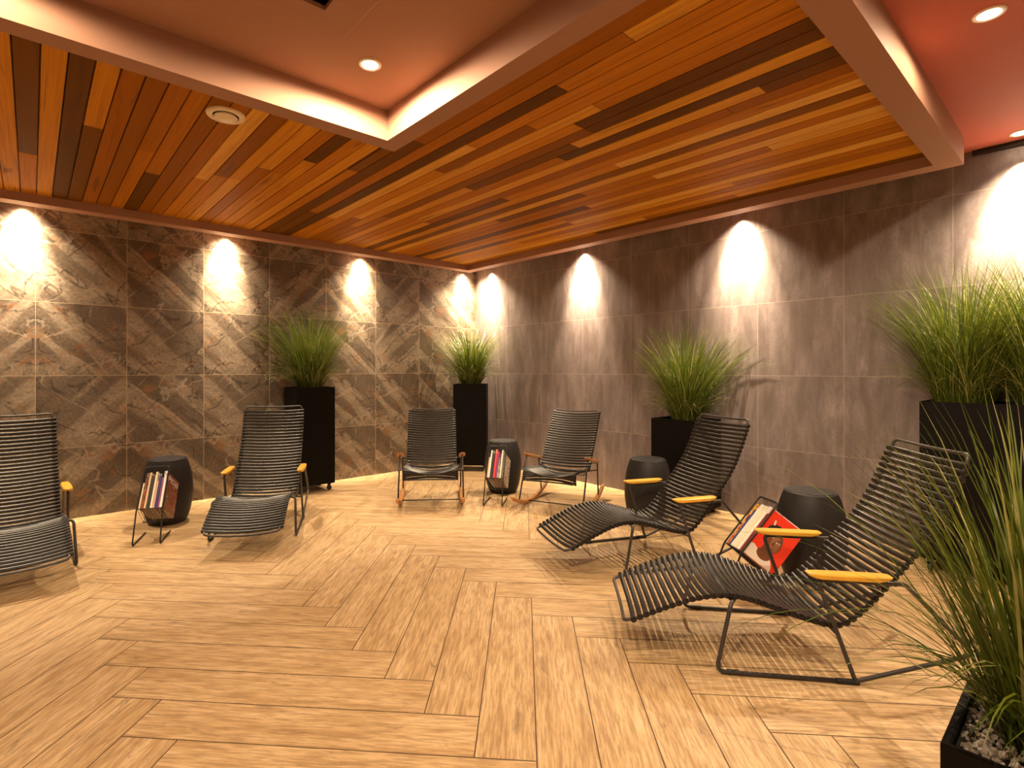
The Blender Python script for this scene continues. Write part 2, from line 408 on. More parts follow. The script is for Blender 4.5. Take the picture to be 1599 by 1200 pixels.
# dropped panel round the shaft, inside the recess, with a chamfered edge
b = bm_new()
PX, PY, PZ = -3.635, -3.49, 2.632
o4 = [(RX0+.48, -4.5), (PX, -4.5), (PX, PY), (RX0+.48, PY)]; i4 = [(SX0, SY0), (SX1, SY0), (SX1, SY1), (SX0, SY1)]
def infl(L, d): cx = sum(p[0] for p in L)/4; cy = sum(p[1] for p in L)/4; return [(x+math.copysign(d, x-cx), y+math.copysign(d, y-cy)) for x, y in L]
rows = [[b.verts.new((*p, z)) for p in L] for L, z in ((i4, HC+.12), (i4, PZ), (o4, PZ), (infl(o4, .006), PZ+.004), (infl(o4, .006), HC))]
for A, B_ in zip(rows, rows[1:]):
    for k in range(4): b.faces.new((A[k], A[(k+1) % 4], B_[(k+1) % 4], B_[k]))
struct('trim_4', b, M['paint'])

def make_boards():
    bm = bm_new(); tl = bm.verts.layers.float.new('tint'); rnd = random.Random(11)
    x = OX1-FW; pw, gap = .0905, .0032; y_far, y_near = OY1-FW, OY0+FW
    def board(xa, xb, ya, yb, t):
        vs = [bm.verts.new(p) for p in ((xa, ya, ZW+.012), (xb, ya, ZW+.012), (xb, yb, ZW+.012), (xa, yb, ZW+.012), (xa+.002, ya+.001, ZW), (xb-.002, ya+.001, ZW), (xb-.002, yb-.001, ZW), (xa+.002, yb-.001, ZW))]
        for v in vs: v[tl] = t
        bm.faces.new((vs[4], vs[7], vs[6], vs[5]))
        for k in range(4): j = (k+1) % 4; bm.faces.new((vs[k], vs[j], vs[4+j], vs[4+k]))
    while x-pw > OX0+FW:
        xa, xb = x-pw+gap, x
        spans = [(y_near, y_far)]
        if xb > RX0-RW and xa < RX1+RW:
            if xb > RX1+RW: xa = max(xa, RX1+RW) if (xb-(RX1+RW)) > .02 else xa
            if xa < RX1+RW: spans = [(y_near, RY0-RW), (RY1+RW, y_far)]
        for ya, yb in spans:
            y = yb
            while y > ya+1e-6:
                ln = rnd.uniform(.7, 3.6); e = max(ya, y-ln)
                if e-ya < .35: e = ya
                t = min(1, max(0, rnd.betavariate(1.5, 1.4) + rnd.uniform(-.06, .06)))
                if rnd.random() < .12: t = rnd.uniform(0, .12)
                if rnd.random() < .10: t = rnd.uniform(.88, 1)
                board(xa, xb, e+.0006, y-.0006, t); y = e
        x -= pw
    bm.normal_update()
    me = bpy.data.meshes.new('ceiling_boards'); bm.to_mesh(me); bm.free(); me.materials.append(M['cedar'])
    o = link(bpy.data.objects.new('ceiling_boards', me)); o['kind'] = 'structure'; return o
make_boards()
# dark backing above the boards
b = bm_new()
zb = ZW+.0125
for q in ((OX0+.02, RX0-.02, OY0+.02, OY1-.02), (RX1+.02, OX1-.02, OY0+.02, OY1-.02), (RX0-.02, RX1+.02, OY0+.02, RY0-.02), (RX0-.02, RX1+.02, RY1+.02, OY1-.02)): add_box(b, *q, zb, zb+.02)
struct('trim_5', b, M['gapdark'])

# ------------------------------------------------------------------ ceiling vent and downlights
v = thing('ceiling_vent', (-3.868, -2.635, ZW), 0, 'round cream air vent set in the cedar boards', 'vent')
b = bm_new(); add_lathe(b, [(.060, .0), (.064, -.010), (.078, -.014), (.090, -.008), (.093, 0), (.060, 0)], 40); obj('vent_ring', b, M['vent'], v, True, 40)
b = bm_new(); add_lathe(b, [(0, -.024), (.044, -.022), (.053, -.016), (.054, -.010), (0, -.008)], 40); obj('vent_disc', b, M['vent'], v, True, 40)
b = bm_new(); add_lathe(b, [(0, -.002), (.061, -.002), (.061, 0), (0, 0)], 32); dk = obj('vent_opening', b, M['gapdark'], v); dk['label'] = 'dark opening behind vent disc'

LIGHTCOL = (1.0, .775, .50)
def lamp(x, y, z, power, aim=(0, 0, -1), size=100, blend=.9, rad=.015, col=LIGHTCOL):
    l = bpy.data.lights.new('downlight_lamp', 'SPOT'); l.energy = power; l.color = col
    l.spot_size = R(size); l.spot_blend = blend; l.shadow_soft_size = rad
    o = link(bpy.data.objects.new('downlight_lamp', l)); o.location = (x, y, z)
    o.rotation_euler = Vector(aim).to_track_quat('-Z', 'Y').to_euler(); return o
def fixture(x, y, z, label):
    t = thing('recessed_downlight', (x, y, z), 0, label, 'ceiling light', 'recessed downlights')
    b = bm_new(); add_lathe(b, [(.036, 0), (.037, -.004), (.047, -.006), (.052, -.002), (.052, 0), (.036, 0)], 32); obj('trim_ring', b, M['ring'], t, True, 40)
    b = bm_new(); add_lathe(b, [(0, -.0025), (.036, -.0025), (.036, 0), (0, 0)], 32); obj('lens', b, M['lens'], t)
fixture(-3.44, -3.365, HC, 'lit downlight in the recess corner above the cedar boards')
fixture(-1.745, -5.26, HC, 'lit downlight on the terracotta ceiling, farther from the grey wall')
fixture(-.15, -5.235, HC, 'lit downlight on the terracotta ceiling close to the grey wall')
PC, PS = 900, 225
zl = HC-.012
for x in (-7.66, -6.17, -4.685, -3.185, -1.74, -.232):       # wall washers in the slot: a tight beam and its spill
    lamp(x, -.115, zl, PC, (0, .30, -1), 50, 1); lamp(x, -.115, zl, PS, (0, -.18, -1), 108, 1)
for y, k in ((-.33, 1), (-1.869, 1), (-3.561, 1.1), (-5.235, 1.1), (-6.9, 1.5)):
    lamp(-.125, y, zl, PC*1.25, (.30, 0, -1), 52, 1); lamp(-.125, y, zl, PS*1.15*k, (-.18, 0, -1), 108, 1)
for x, y, p in ((-3.44, -3.365, 84), (-4.80, -3.29, 30), (-6.3, -3.3, 30)): lamp(x, y, zl-.01, p, size=179, blend=.3)
for x, y, p in ((-1.745, -5.26, 24), (-3.34, -5.26, 165), (-4.95, -5.26, 185), (-4.1, -7.0, 50)): lamp(x, y, zl-.01, p, size=179, blend=.3)  # last one is an added fill lamp behind the camera, not a known downlight

# ------------------------------------------------------------------ loungers and rocking chairs
def slat_bm(stations, half, sag, w=.0225, th=.0165):
    """stations: list of (Vector2 point, Vector2 tangent). Curved slats with a clip at each end."""
    bm = bm_new()
    for p, t in stations:
        nrm = Vector((-t.y, t.x))                         # towards the sitter
        ts = [-1, -.985, -.93, -.90, -.84, -.65, -.4, -.13, .13, .4, .65, .84, .90, .93, .985, 1]
        rings = []
        for q in ts:
            a = abs(q)
            off = -sag*(1-q*q)
            sc = .55 if a > .99 else (1.12 if a > .92 else 1.0)
            hh = th*(.6 if a > .99 else (1.55 if a > .92 else 1.0))
            c = p + nrm*off
            ring_ = []
            for k in range(8):
                an = 2*math.pi*(k+.5)/8
                ex, ey = math.cos(an), math.sin(an)
                ex = math.copysign(abs(ex)**.7, ex); ey = math.copysign(abs(ey)**.8, ey)
                d = t*(ex*w/2*sc)+nrm*(ey*hh/2 - (.003 if a > .92 else 0))
                ring_.append(bm.verts.new((c.x+d.x, q*half, c.y+d.y)))
            rings.append(ring_)
        for a, b_ in zip(rings, rings[1:]):
            for k in range(8): bm.faces.new((a[k], a[(k+1) % 8], b_[(k+1) % 8], b_[k]))
        bm.faces.new(rings[0]); bm.faces.new(rings[-1])
    return bm
def arm_bm(L, wd=.056, th=.024, taper=.05):
    """board along +x from 0..L, top at z=0, underside chamfered up at both ends"""
    bm = bm_new(); st = [(0, .16, .50), (.006, .5, .62), (.022, .8, .8), (taper, 1, .95), (L*.35, 1, 1), (L*.65, 1, 1), (L-taper, 1, .95), (L-.022, .8, .85), (L-.006, .5, .7), (L, .16, .55)]
    rings = []
    for x, h, ww in st:
        hw = wd/2*ww; zb = -th*h
        top = 0 if 0.004 < x < L-.004 else -.003
        c = min(.005, abs(zb)*.35)
        rings.append([bm.verts.new((x, yy, zz)) for yy, zz in ((-hw, top-c), (-hw+c, top), (hw-c, top), (hw, top-c), (hw, zb+c), (hw-c, zb), (-hw+c, zb), (-hw, zb+c))])
    for a, b_ in zip(rings, rings[1:]):
        for k in range(8): bm.faces.new((a[k], a[(k+1) % 8], b_[(k+1) % 8], b_[k]))
    bm.faces.new(rings[0]); bm.faces.new(rings[-1]); return bm
def rails(prof2, half, rad, ext_a, ext_b, sag=.026):
    """closed loop tube: side rails below the slats joined by a U at both ends"""
    P = prof2
    ta = (P[0][0]-P[3][0]).normalized(); tb = (P[-1][0]-P[-4][0]).normalized()
    side = [P[0][0]+ta*ext_a+Vector((0, -.012*0))] + [p-Vector((-t.y, t.x))*.013 for p, t in P[1:-1]] + [P[-1][0]+tb*ext_b]
    def bow(p, t, amt):                                   # the cross bars hang through like the slats
        nv = Vector((-t.y, t.x)); return [((p-nv*amt*f).x, y*half, (p-nv*amt*f).y) for y, f in ((.72, .55), (.36, .88), (0, 1), (-.36, .88), (-.72, .55))]
    na, nb = bow(side[0], -ta, sag), bow(side[-1], tb, sag)
    N = len(side)
    L = [(p.x, -half, p.y) for p in side] + nb[::-1] + [(p.x, half, p.y) for p in reversed(side)] + na
    rr = [.001]*len(L)
    for q in (0, N-1, N+5, 2*N+4): rr[q] = .035
    return fillet(L, rr, True, 6)

LOUNGE = [(-.335, .180), (-.255, .218), (-.173, .253), (-.078, .288), (.025, .306), (.12, .300), (.22, .272), (.337, .236), (.43, .214), (.475, .217), (.52, .243), (.595, .322), (.655, .395), (.73, .49), (.81, .60), (.87, .72), (.93, .868)]
def make_lounger():
    root = thing('sun_lounger', (0, 0, 0), 0, 'x', 'lounger', 'black slatted loungers')
    st, L = resample(spline(LOUNGE), .0288)
    parts = {'footrest': [], 'seat': [], 'backrest': []}
    for p, t, s in st: parts['footrest' if p.x < .03 else ('seat' if p.x < .485 else 'backrest')].append((p, t))
    for nm, S in parts.items(): obj(nm, slat_bm(S, .258, .030), M['slat'], root, True, 50)
    b = bm_new(); add_tube(b, rails([(p, t) for p, t, s in st], .236, .0075, .042, .045), .0075, True); obj('seat_frame', b, M['tube'], root, True)
    for sg in (1, -1):
        b = bm_new(); y = .293*sg; yi = .236*sg
        add_tube(b, fillet([(.075, yi, .282), (.048, y*.98, .284), (-.012, y*1.02, .0105), (.50, y*1.01, .0105)], .03), .0085)
        add_tube(b, fillet([(.375, y*.975, .402), (.69, y*.975, .402), (.785, y*.985, .302), (.925, y, .150), (.51, y, .0115)], [.02, .03, .03, .028, .02], True), .0085, True)
        add_tube(b, [(.443, yi, .196), (.443, y, .196)], .007); add_tube(b, [(.655, yi, .383), (.655, y, .400)], .006)
        sf = obj('side_frame', b, M['tube'], root, True)
        for xa, xb in ((.03, .075), (.44, .52)):
            b = bm_new(); add_tube(b, [(xa, y*1.012, .0105), (xb, y*1.01, .0105)], .0105); obj('glide', b, M['glide'], sf, True, 50)
        b = arm_bm(.31); a = obj('armrest', b, M['bamboo'], root, True, 35); a.location = (.332, .285*sg, .434); a['label'] = 'yellow bamboo armrest'
    for xx, zz in ((.443, .196), (.06, .284)):
        b = bm_new(); add_tube(b, [(xx, -.236, zz), (xx, .236, zz)], .0065); obj('cross_bar', b, M['tube'], root, True)
    return root
def place(o, x, y, th, label, z=0):
    o.location = (x, y, z); o.rotation_euler = (0, 0, th); o['label'] = label
lo = make_lounger(); LO = [lo] + [copy_tree(lo) for _ in range(3)]
place(LO[0], -2.2604, -4.339, -.8552, 'black slatted lounger nearest the gravel planter, bamboo armrests')
place(LO[1], -1.7668, -3.4204, -.4264, 'black slatted lounger between the red magazine and the rocking chair by the grey wall')
place(LO[2], -3.3947, -1.5349, 1.0834, 'black slatted lounger facing the camera before the planter on the stone wall')
place(LO[3], -4.7089, -1.362, 1.606, 'black slatted lounger cut off by the photo edge, beside the first magazine rack')

ROCK = [(-.334, .262), (-.340, .305), (-.325, .345), (-.285, .360), (-.15, .346), (0, .326), (.075, .320), (.125, .340), (.175, .405), (.235, .485), (.31, .58), (.40, .695), (.492, .810)]
def make_rocker():
    root = thing('rocking_chair', (0, 0, 0), 0, 'x', 'rocking chair', 'black slatted rocking chairs')
    st, L = resample(spline(ROCK), .0275)
    parts = {'seat': [], 'backrest': []}
    for p, t, s in st: parts['seat' if p.x < .115 else 'backrest'].append((p, t))
    for nm, S in parts.items(): obj(nm, slat_bm(S, .245, .062 if nm == 'seat' else .034), M['slat'], root, True, 50)
    b = bm_new(); add_tube(b, rails([(p, t) for p, t, s in st], .222, .0072, .004, .032, .030), .0072, True); obj('seat_frame', b, M['tube'], root, True)
    RR, s0 = 1.05, -.02
    zc = lambda s: RR-math.sqrt(RR*RR-(s-s0)**2)
    for sg in (1, -1):
        y = .284*sg; yi = .222*sg
        b = bm_new()
        add_tube(b, fillet([(-.302, y*1.03, zc(-.302)+.02), (-.135, y*1.02, .442), (.185, y*1.02, .372), (.245, y*1.0, zc(.245)+.02)], .022), .0075)
        add_tube(b, fillet([(-.285, yi, .345), (-.262, y*1.02, .335), (-.165, y*1.02, .352)], .012), .0065)
        add_tube(b, [(.06, yi, .308), (.205, y*1.01, .300)], .0065)
        add_tube(b, [(.165, yi, .372), (.188, y*1.02, .366)], .006)
        obj('side_frame', b, M['tube'], root, True)
        # bent bamboo rocker
        b = bm_new(); N = 22; rings = []
        for i in range(N+1):
            s = -.49+(.435+.49)*i/N; e = min(i, N-i); hh = .030*(1 if e > 1 else (.85 if e == 1 else .55)); ww = .017*(1 if e > 0 else .8)
            ds = Vector((s-s0, 0, -RR)); nx = -(s-s0)/RR; nz = math.sqrt(1-nx*nx); z0 = zc(s)+.0004
            lo_ = (.030-hh)/2
            c = .004
            rings.append([b.verts.new((s+nx*h, y+w, z0+nz*h)) for w, h in ((-ww, lo_+c), (-ww+c, lo_), (ww-c, lo_), (ww, lo_+c), (ww, lo_+hh-c), (ww-c, lo_+hh), (-ww+c, lo_+hh), (-ww, lo_+hh-c))])
        for a, c_ in zip(rings, rings[1:]):
            for k in range(8): b.faces.new((a[k], a[(k+1) % 8], c_[(k+1) % 8], c_[k]))
        b.faces.new(rings[0]); b.faces.new(rings[-1])
        o = obj('rocker', b, M['bamboo2'], root, True, 35); o['label'] = 'curved bamboo rocker'
        b = arm_bm(.40, .058, .022, .07); a = obj('armrest', b, M['bamboo2'], root, True, 35)
        a.location = (-.185, .290*sg, .476); a.rotation_euler = (0, R(12.6), 0); a['label'] = 'brown bamboo armrest'
    for xx, yy, zz in ((-.13, .28, .03), (.06, .222, .308)):
        b = bm_new(); add_tube(b, [(xx, -yy, zz), (xx, yy, zz)], .006); obj('cross_bar', b, M['tube'], root, True)
    return root
rk = make_rocker(); rk2 = copy_tree(rk)
place(rk, -1.7219, -1.4079, .9412, 'black slatted rocking chair before the planter in the room corner')
place(rk2, -.8939, -2.305, .3973, 'black slatted rocking chair before the grey wall, beside the middle magazine rack')

# ------------------------------------------------------------------ barrel side tables
def make_table():
    root = thing('barrel_side_table', (0, 0, 0), 0, 'x', 'side table', 'charcoal barrel side tables')
    prof = [(0, .004), (.118, .0), (.132, .003), (.139, .012)]
    for i in range(1, 24):
        z = .012+(.508-.012)*i/24; q = (z-.262)/.25; prof.append((.139+.047*(1-q*q)**.9 if abs(q) < 1 else .139, z))
    prof += [(.1405, .508), (.139, .5145), (.134, .5175), (.0, .5185)]
    b = bm_new(); add_lathe(b, prof, 64); obj('body', b, M['stool'], root, True, 50)
    b = bm_new(); add_lathe(b, [(0, .517), (.126, .517), (.1285, .5195), (.127, .5212), (0, .5215)], 64); obj('tabletop', b, M['stool'], root, True, 40)
    return root
tb = make_table(); TB = [tb]+[copy_tree(tb) for _ in range(3)]
place(TB[0], -3.783, -.610, .2, 'charcoal barrel side table against the stone wall behind a magazine rack')
place(TB[1], -.966, -1.593, 1.1, 'charcoal barrel side table between the two rocking chairs')
place(TB[2], -.81, -3.158, 2.0, 'charcoal barrel side table with no magazine rack in front of it')
place(TB[3], -1.087, -4.421, .7, 'charcoal barrel side table behind the red magazine and nearest the gravel planter')

# ------------------------------------------------------------------ magazine racks and magazines
U = Vector((.64, 0, .768)); W = Vector((.768, 0, -.64)); S0 = Vector((.101, 0, .244))
def make_rack():
    root = thing('magazine_rack', (0, 0, 0), 0, 'x', 'magazine rack', 'black wire magazine racks')
    b = bm_new(); h = .083; top = S0+U*.335
    add_tube(b, fillet([(.326, h, .006), (0, h+.002, .006), (S0.x-.004, h, S0.z-.004), (top.x, h-.003, top.z), (top.x, -h+.003, top.z), (S0.x-.004, -h, S0.z-.004), (0, -h-.002, .006), (.326, -h, .006)], [.0, .02, .01, .02, .02, .01, .02, .0]), .0052)
    obj('frame', b, M['wire'], root, True)
    b = bm_new(); B = S0+W*.218-U*.006; Tb = top+W*.06
    o_ = -U*.006-W*.001
    add_tube(b, [S0+o_+Vector((0, -h, 0)), S0+o_+Vector((0, h, 0))], .0035)
    add_tube(b, [B+Vector((0, -h, 0)), B+Vector((0, h, 0))], .0035)
    for k in range(11):
        y = -h+.004+(2*h-.008)*k/10
        B2 = B+W*.004
        add_tube(b, fillet([S0+o_+Vector((0, y, 0)), B2+Vector((0, y, 0)), B2+U*.12+Vector((0, y, 0)), top+W*.03+Vector((0, y, 0)), top+Vector((0, y*.96, 0))], .012, n=4), .0016, seg=6)
    obj('wire_basket', b, M['wire'], root, True)
    return root
mr = make_rack(); MR = [mr, copy_tree(mr), copy_tree(mr)]
RP = [(-4.0143, -1.1958, 1.1951), (-1.459, -1.9855, .6718), (-1.6864, -4.1416, -.5958)]
place(MR[0], *RP[0], 'black wire magazine rack standing before the stone wall, full of magazines')
place(MR[1], *RP[1], 'black wire magazine rack between the two rocking chairs')
place(MR[2], *RP[2], 'black wire magazine rack between two loungers holding the red magazine')

def magazine(rack, t0, th, h, w, cover, spine, label, group, art=None, tilt=0.0):
    """t0: lateral position of the face nearest -t; the spine looks at the front of the rack"""
    x, y, a = RP[rack]
    rot = Matrix.Rotation(a, 4, 'Z')
    ax = Matrix(((0, U.x, W.x, 0), (1, 0, 0, 0), (0, U.z, W.z, 0), (0, 0, 0, 1)))   # local x = lateral, y = along spine, z = away
    mw = Matrix.Translation((x, y, 0)) @ rot @ Matrix.Translation(S0+Vector((0, t0, 0))) @ ax @ Matrix.Rotation(tilt, 4, 'Z') @ Matrix.Rotation(R(-13), 4, 'Y')
    root = thing('magazine', (0, 0, 0), 0, label, 'magazine', group); root.matrix_world = mw
    b = bm_new(); c = .0009
    add_box(b, 0, c, 0, h, 0, w, 0, 0); add_box(b, th-c, th, 0, h, 0, w, 0, 0); add_box(b, c, th-c, 0, h, 0, c, 0, 1)
    for f in b.faces:
        if abs(f.calc_center_median().z) < 1e-5: f.material_index = 1
    cv = obj('cover', b, [cover, spine], root)
    b = bm_new(); add_box(b, c, th-c, .002, h-.002, c, w-.002); obj('pages', b, M['page'], root)
    return root, cv
def poly(bm, pts, z, mi):
    vs = [bm.verts.new((z, p[1], p[0])) for p in pts]
    r = bmesh.ops.extrude_face_region(bm, geom=[bm.faces.new(vs)])
    for v in [e for e in r['geom'] if isinstance(e, bmesh.types.BMVert)]: v.co.x -= .00015
    for f in bm.faces:
        if all(v in vs or v.co.x < z for v in f.verts) and f.material_index == 0 and f.tag is False: f.material_index = mi; f.tag = True
def ell(cx, cy, rx, ry, n=28, rot=0, a0=0, a1=360):
    out = []
    for k in range(n):
        an = R(a0+(a1-a0)*k/(n if a1-a0 == 360 else n-1)); x, y = rx*math.cos(an), ry*math.sin(an)
        out.append((cx+x*math.cos(rot)-y*math.sin(rot), cy+x*math.sin(rot)+y*math.cos(rot)))
    return out
def text(body, size, mat, parent, loc, rot, nm='cover_lettering'):
    c = bpy.data.curves.new(nm, 'FONT'); c.body = body; c.size = size; c.extrude = .0002; c.resolution_u = 4
    me = bpy.data.meshes.new_from_object(bpy.data.objects.new(nm, c)); me.name = nm; me.materials.clear(); me.materials.append(mat)
    o = bpy.data.objects.new(nm, me); link(o, parent); o.location = loc; o.rotation_euler = rot; return o
# first rack (stone wall): from +t to -t
def fill(rack, specs, group):
    t = .075
    for i, (th, h, w, cov, sp, lab) in enumerate(specs):
        t -= th
        r, c = magazine(rack, t, th-.0012, h, w, M[cov], M[sp], lab, group)
        t -= .0012
    return r, c
g1, g2, g3 = 'magazines in the rack by the stone wall', 'magazines in the rack between the rocking chairs', 'magazines in the rack between the loungers'
at1 = 'in the rack by the stone wall'
r1, c1 = fill(0, [
    (.010, .205, .18, 'c_cream', 's_cream', 'short cream-spined magazine '+at1+', beside the mottled red one'),
    (.020, .285, .20, 'pr_red', 'pr_red', 'thick magazine with red and dark mottled spine '+at1),
    (.014, .290, .20, 'c_tan', 's_tan', 'tan-spined tall magazine '+at1),
    (.022, .265, .20, 'c_black', 's_black', 'black-spined magazine beside the tan one '+at1),
    (.016, .293, .20, 'c_cream', 's_cream', 'tall cream-spined magazine '+at1),
    (.012, .215, .20, 'c_pink', 's_pink', 'pink-spined short magazine '+at1),
    (.015, .275, .20, 'c_navy', 's_navy', 'navy-spined magazine '+at1),
    (.012, .245, .20, 'c_pink', 's_purple', 'purple-spined thin magazine '+at1),
    (.018, .297, .205, 'pr_red', 's_white', 'magazine titled WOMEN with white spine '+at1)], g1)
text('WOMEN', .062, M['c_white'], c1, (-.0004, .232, .198), (R(0), R(90), 0))
at2 = 'in the rack between the rocking chairs'
r2, c2 = fill(1, [
    (.012, .215, .20, 'c_white', 's_tan', 'short tan-spined magazine '+at2),
    (.014, .292, .20, 'c_white', 's_white', 'tall white-spined magazine beside the black one '+at2),
    (.026, .285, .20, 'c_black', 's_black', 'black-spined thick magazine '+at2),
    (.022, .300, .20, 'c_crimson', 's_crimson', 'crimson-spined magazine '+at2),
    (.014, .270, .20, 'c_purple', 's_purple', 'purple-spined magazine '+at2),
    (.022, .215, .20, 'c_black', 'pr_bw', 'short magazine with mottled spine '+at2),
    (.016, .297, .205, 'pr_bw', 's_white', 'magazine with sepia printed cover '+at2)], g2)
at3 = 'in the rack between the loungers'
r3, c3 = fill(2, [
    (.022, .285, .20, 'pr_multi', 'pr_multi', 'magazine with red and yellow mottled spine '+at3),
    (.008, .250, .20, 'c_navy', 's_blue', 'thin blue-spined magazine '+at3),
    (.030, .295, .20, 'c_white', 's_white', 'white-spined thick magazine beside the thin blue one '+at3),
    (.030, .295, .20, 'c_cream', 's_cream', 'cream-spined magazine '+at3),
    (.030, .300, .20, 'c_white', 's_white', 'white-spined thick magazine beside the dark red one '+at3),
    (.010, .255, .20, 'c_dark_red', 's_dark_red', 'thin dark red-spined magazine '+at3),
    (.012, .290, .205, 'c_red', 's_dark_red', 'red magazine with a portrait cover '+at3)], g3)
b = bm_new()
def add_poly(pts, z, mi):
    vs = [b.verts.new((z, q, p)) for p, q in pts]; f = b.faces.new(vs); f.material_index = mi
    vs2 = [b.verts.new((z+.0001, q, p)) for p, q in pts]
    for k in range(len(vs)): j = (k+1) % len(vs); ff = b.faces.new((vs[k], vs[j], vs2[j], vs2[k])); ff.material_index = mi
add_poly([(.004, .002), (.178, .002), (.168, .030), (.142, .058), (.060, .064), (.030, .078), (.004, .070)], -.0002, 0)      # shirt
add_poly(ell(.100, .060, .042, .030, rot=-.1), -.0004, 1)                                # neck opening
add_poly([(.068, .055), (.132, .055), (.138, .112), (.072, .122)], -.0005, 1)              # neck
add_poly(ell(.104, .147, .049, .066, rot=.25), -.0007, 1)                                # head
add_poly(ell(.119, .140, .027, .046, rot=.25), -.0008, 2)                                # lit side of the face
add_poly(ell(.086, .196, .052, .042, rot=.28, a0=-6, a1=186), -.0010, 3)                  # cap
add_poly([(.052, .222), (.060, .226), (.052, .252), (.044, .250)], -.0012, 4)
add_poly([(.082, .206), (.106, .212), (.108, .218), (.084, .214)], -.0012, 4)
for ex, ey in ((.084, .166), (.127, .155)): add_poly(ell(ex, ey, .010, .0045, rot=.25), -.0010, 5); add_poly(ell(ex, ey, .0042, .0044), -.0012, 3); add_poly(ell(ex, ey+.011, .013, .0026, rot=.25), -.0011, 3)
add_poly([(.108, .156), (.120, .132), (.112, .124), (.100, .131)], -.0010, 1)
add_poly(ell(.112, .105, .017, .0065, rot=.2), -.0010, 6)
art = obj('cover_portrait', b, [M['c_shirt'], M['c_skin'], M['c_skin2'], M['c_black'], M['c_white'], M['c_eye'], M['c_lip']], c3)

# ------------------------------------------------------------------ planters
def blade(bm, tl, base, az, L, t0, t1, w, tint, pw=1.5, seg=7, bound=None, twist=0.0):
    ca, sa = math.cos(az), math.sin(az)
    side = Vector((-sa*math.cos(twist)+ca*0, ca*math.cos(twist), math.sin(twist)))
    p = Vector(base); prev = None
    for i in range(seg+1):
        s = i/seg
        ww = w*(1-s)**.55*(.55+.45*min(1, s*5)) if i < seg else w*.05
        q = p.copy()
        if bound: q = bound(q)
        a, c = bm.verts.new(q-side*ww/2), bm.verts.new(q+side*ww/2)
        a[tl] = c[tl] = tint
        if prev: bm.faces.new((prev[0], prev[1], c, a))
        prev = (a, c)
        th = t0+(t1-t0)*((s+.5/seg)**pw)
        p = p+Vector((ca*math.sin(th), sa*math.sin(th), math.cos(th)))*(L/seg)
def foliage(seed, centres, rbase, n, lmin, lmax, spread, bound=None, droop=.28, wmin=.0034, wmax=.0070, extra=(), sq=1.0):
    bm = bm_new(); tl = bm.verts.layers.float.new('tint'); rnd = random.Random(seed)
    for cx, cy, cz in centres:
        for i in range(n):
            az = rnd.uniform(0, 2*math.pi); rr = rbase*math.sqrt(rnd.random())
            bx, by = cx+rr*math.cos(az), cy+rr*math.sin(az)*sq
            az2 = az+rnd.gauss(0, .5)
            tint = min(1, max(0, rnd.gauss(.56, .22)))
            if rnd.random() < droop:
                L = rnd.uniform(.30, .55); t0 = R(rnd.uniform(8, 35)); t1 = R(rnd.uniform(70, 140)); pw = rnd.uniform(1, 1.8)
                if rnd.random() < .25: tint = rnd.uniform(.8, 1)
            else:
                L = rnd.uniform(lmin, lmax); k = rr/rbase
                t0 = R(abs(rnd.gauss(3+13*k, 5))); t1 = R(max(2, rnd.gauss(10+spread*k, 9))); pw = rnd.uniform(1.1, 2.2)
            blade(bm, tl, (bx, by, cz), az2, L, t0, t1, rnd.uniform(wmin, wmax), tint, pw, 7, bound, rnd.uniform(-.5, .5))
    for e in extra: blade(bm, tl, **e, bound=bound)
    return bm
def inroom(q):
    return Vector((min(q.x, -.012), min(q.y, -.012), max(q.z, .012)))
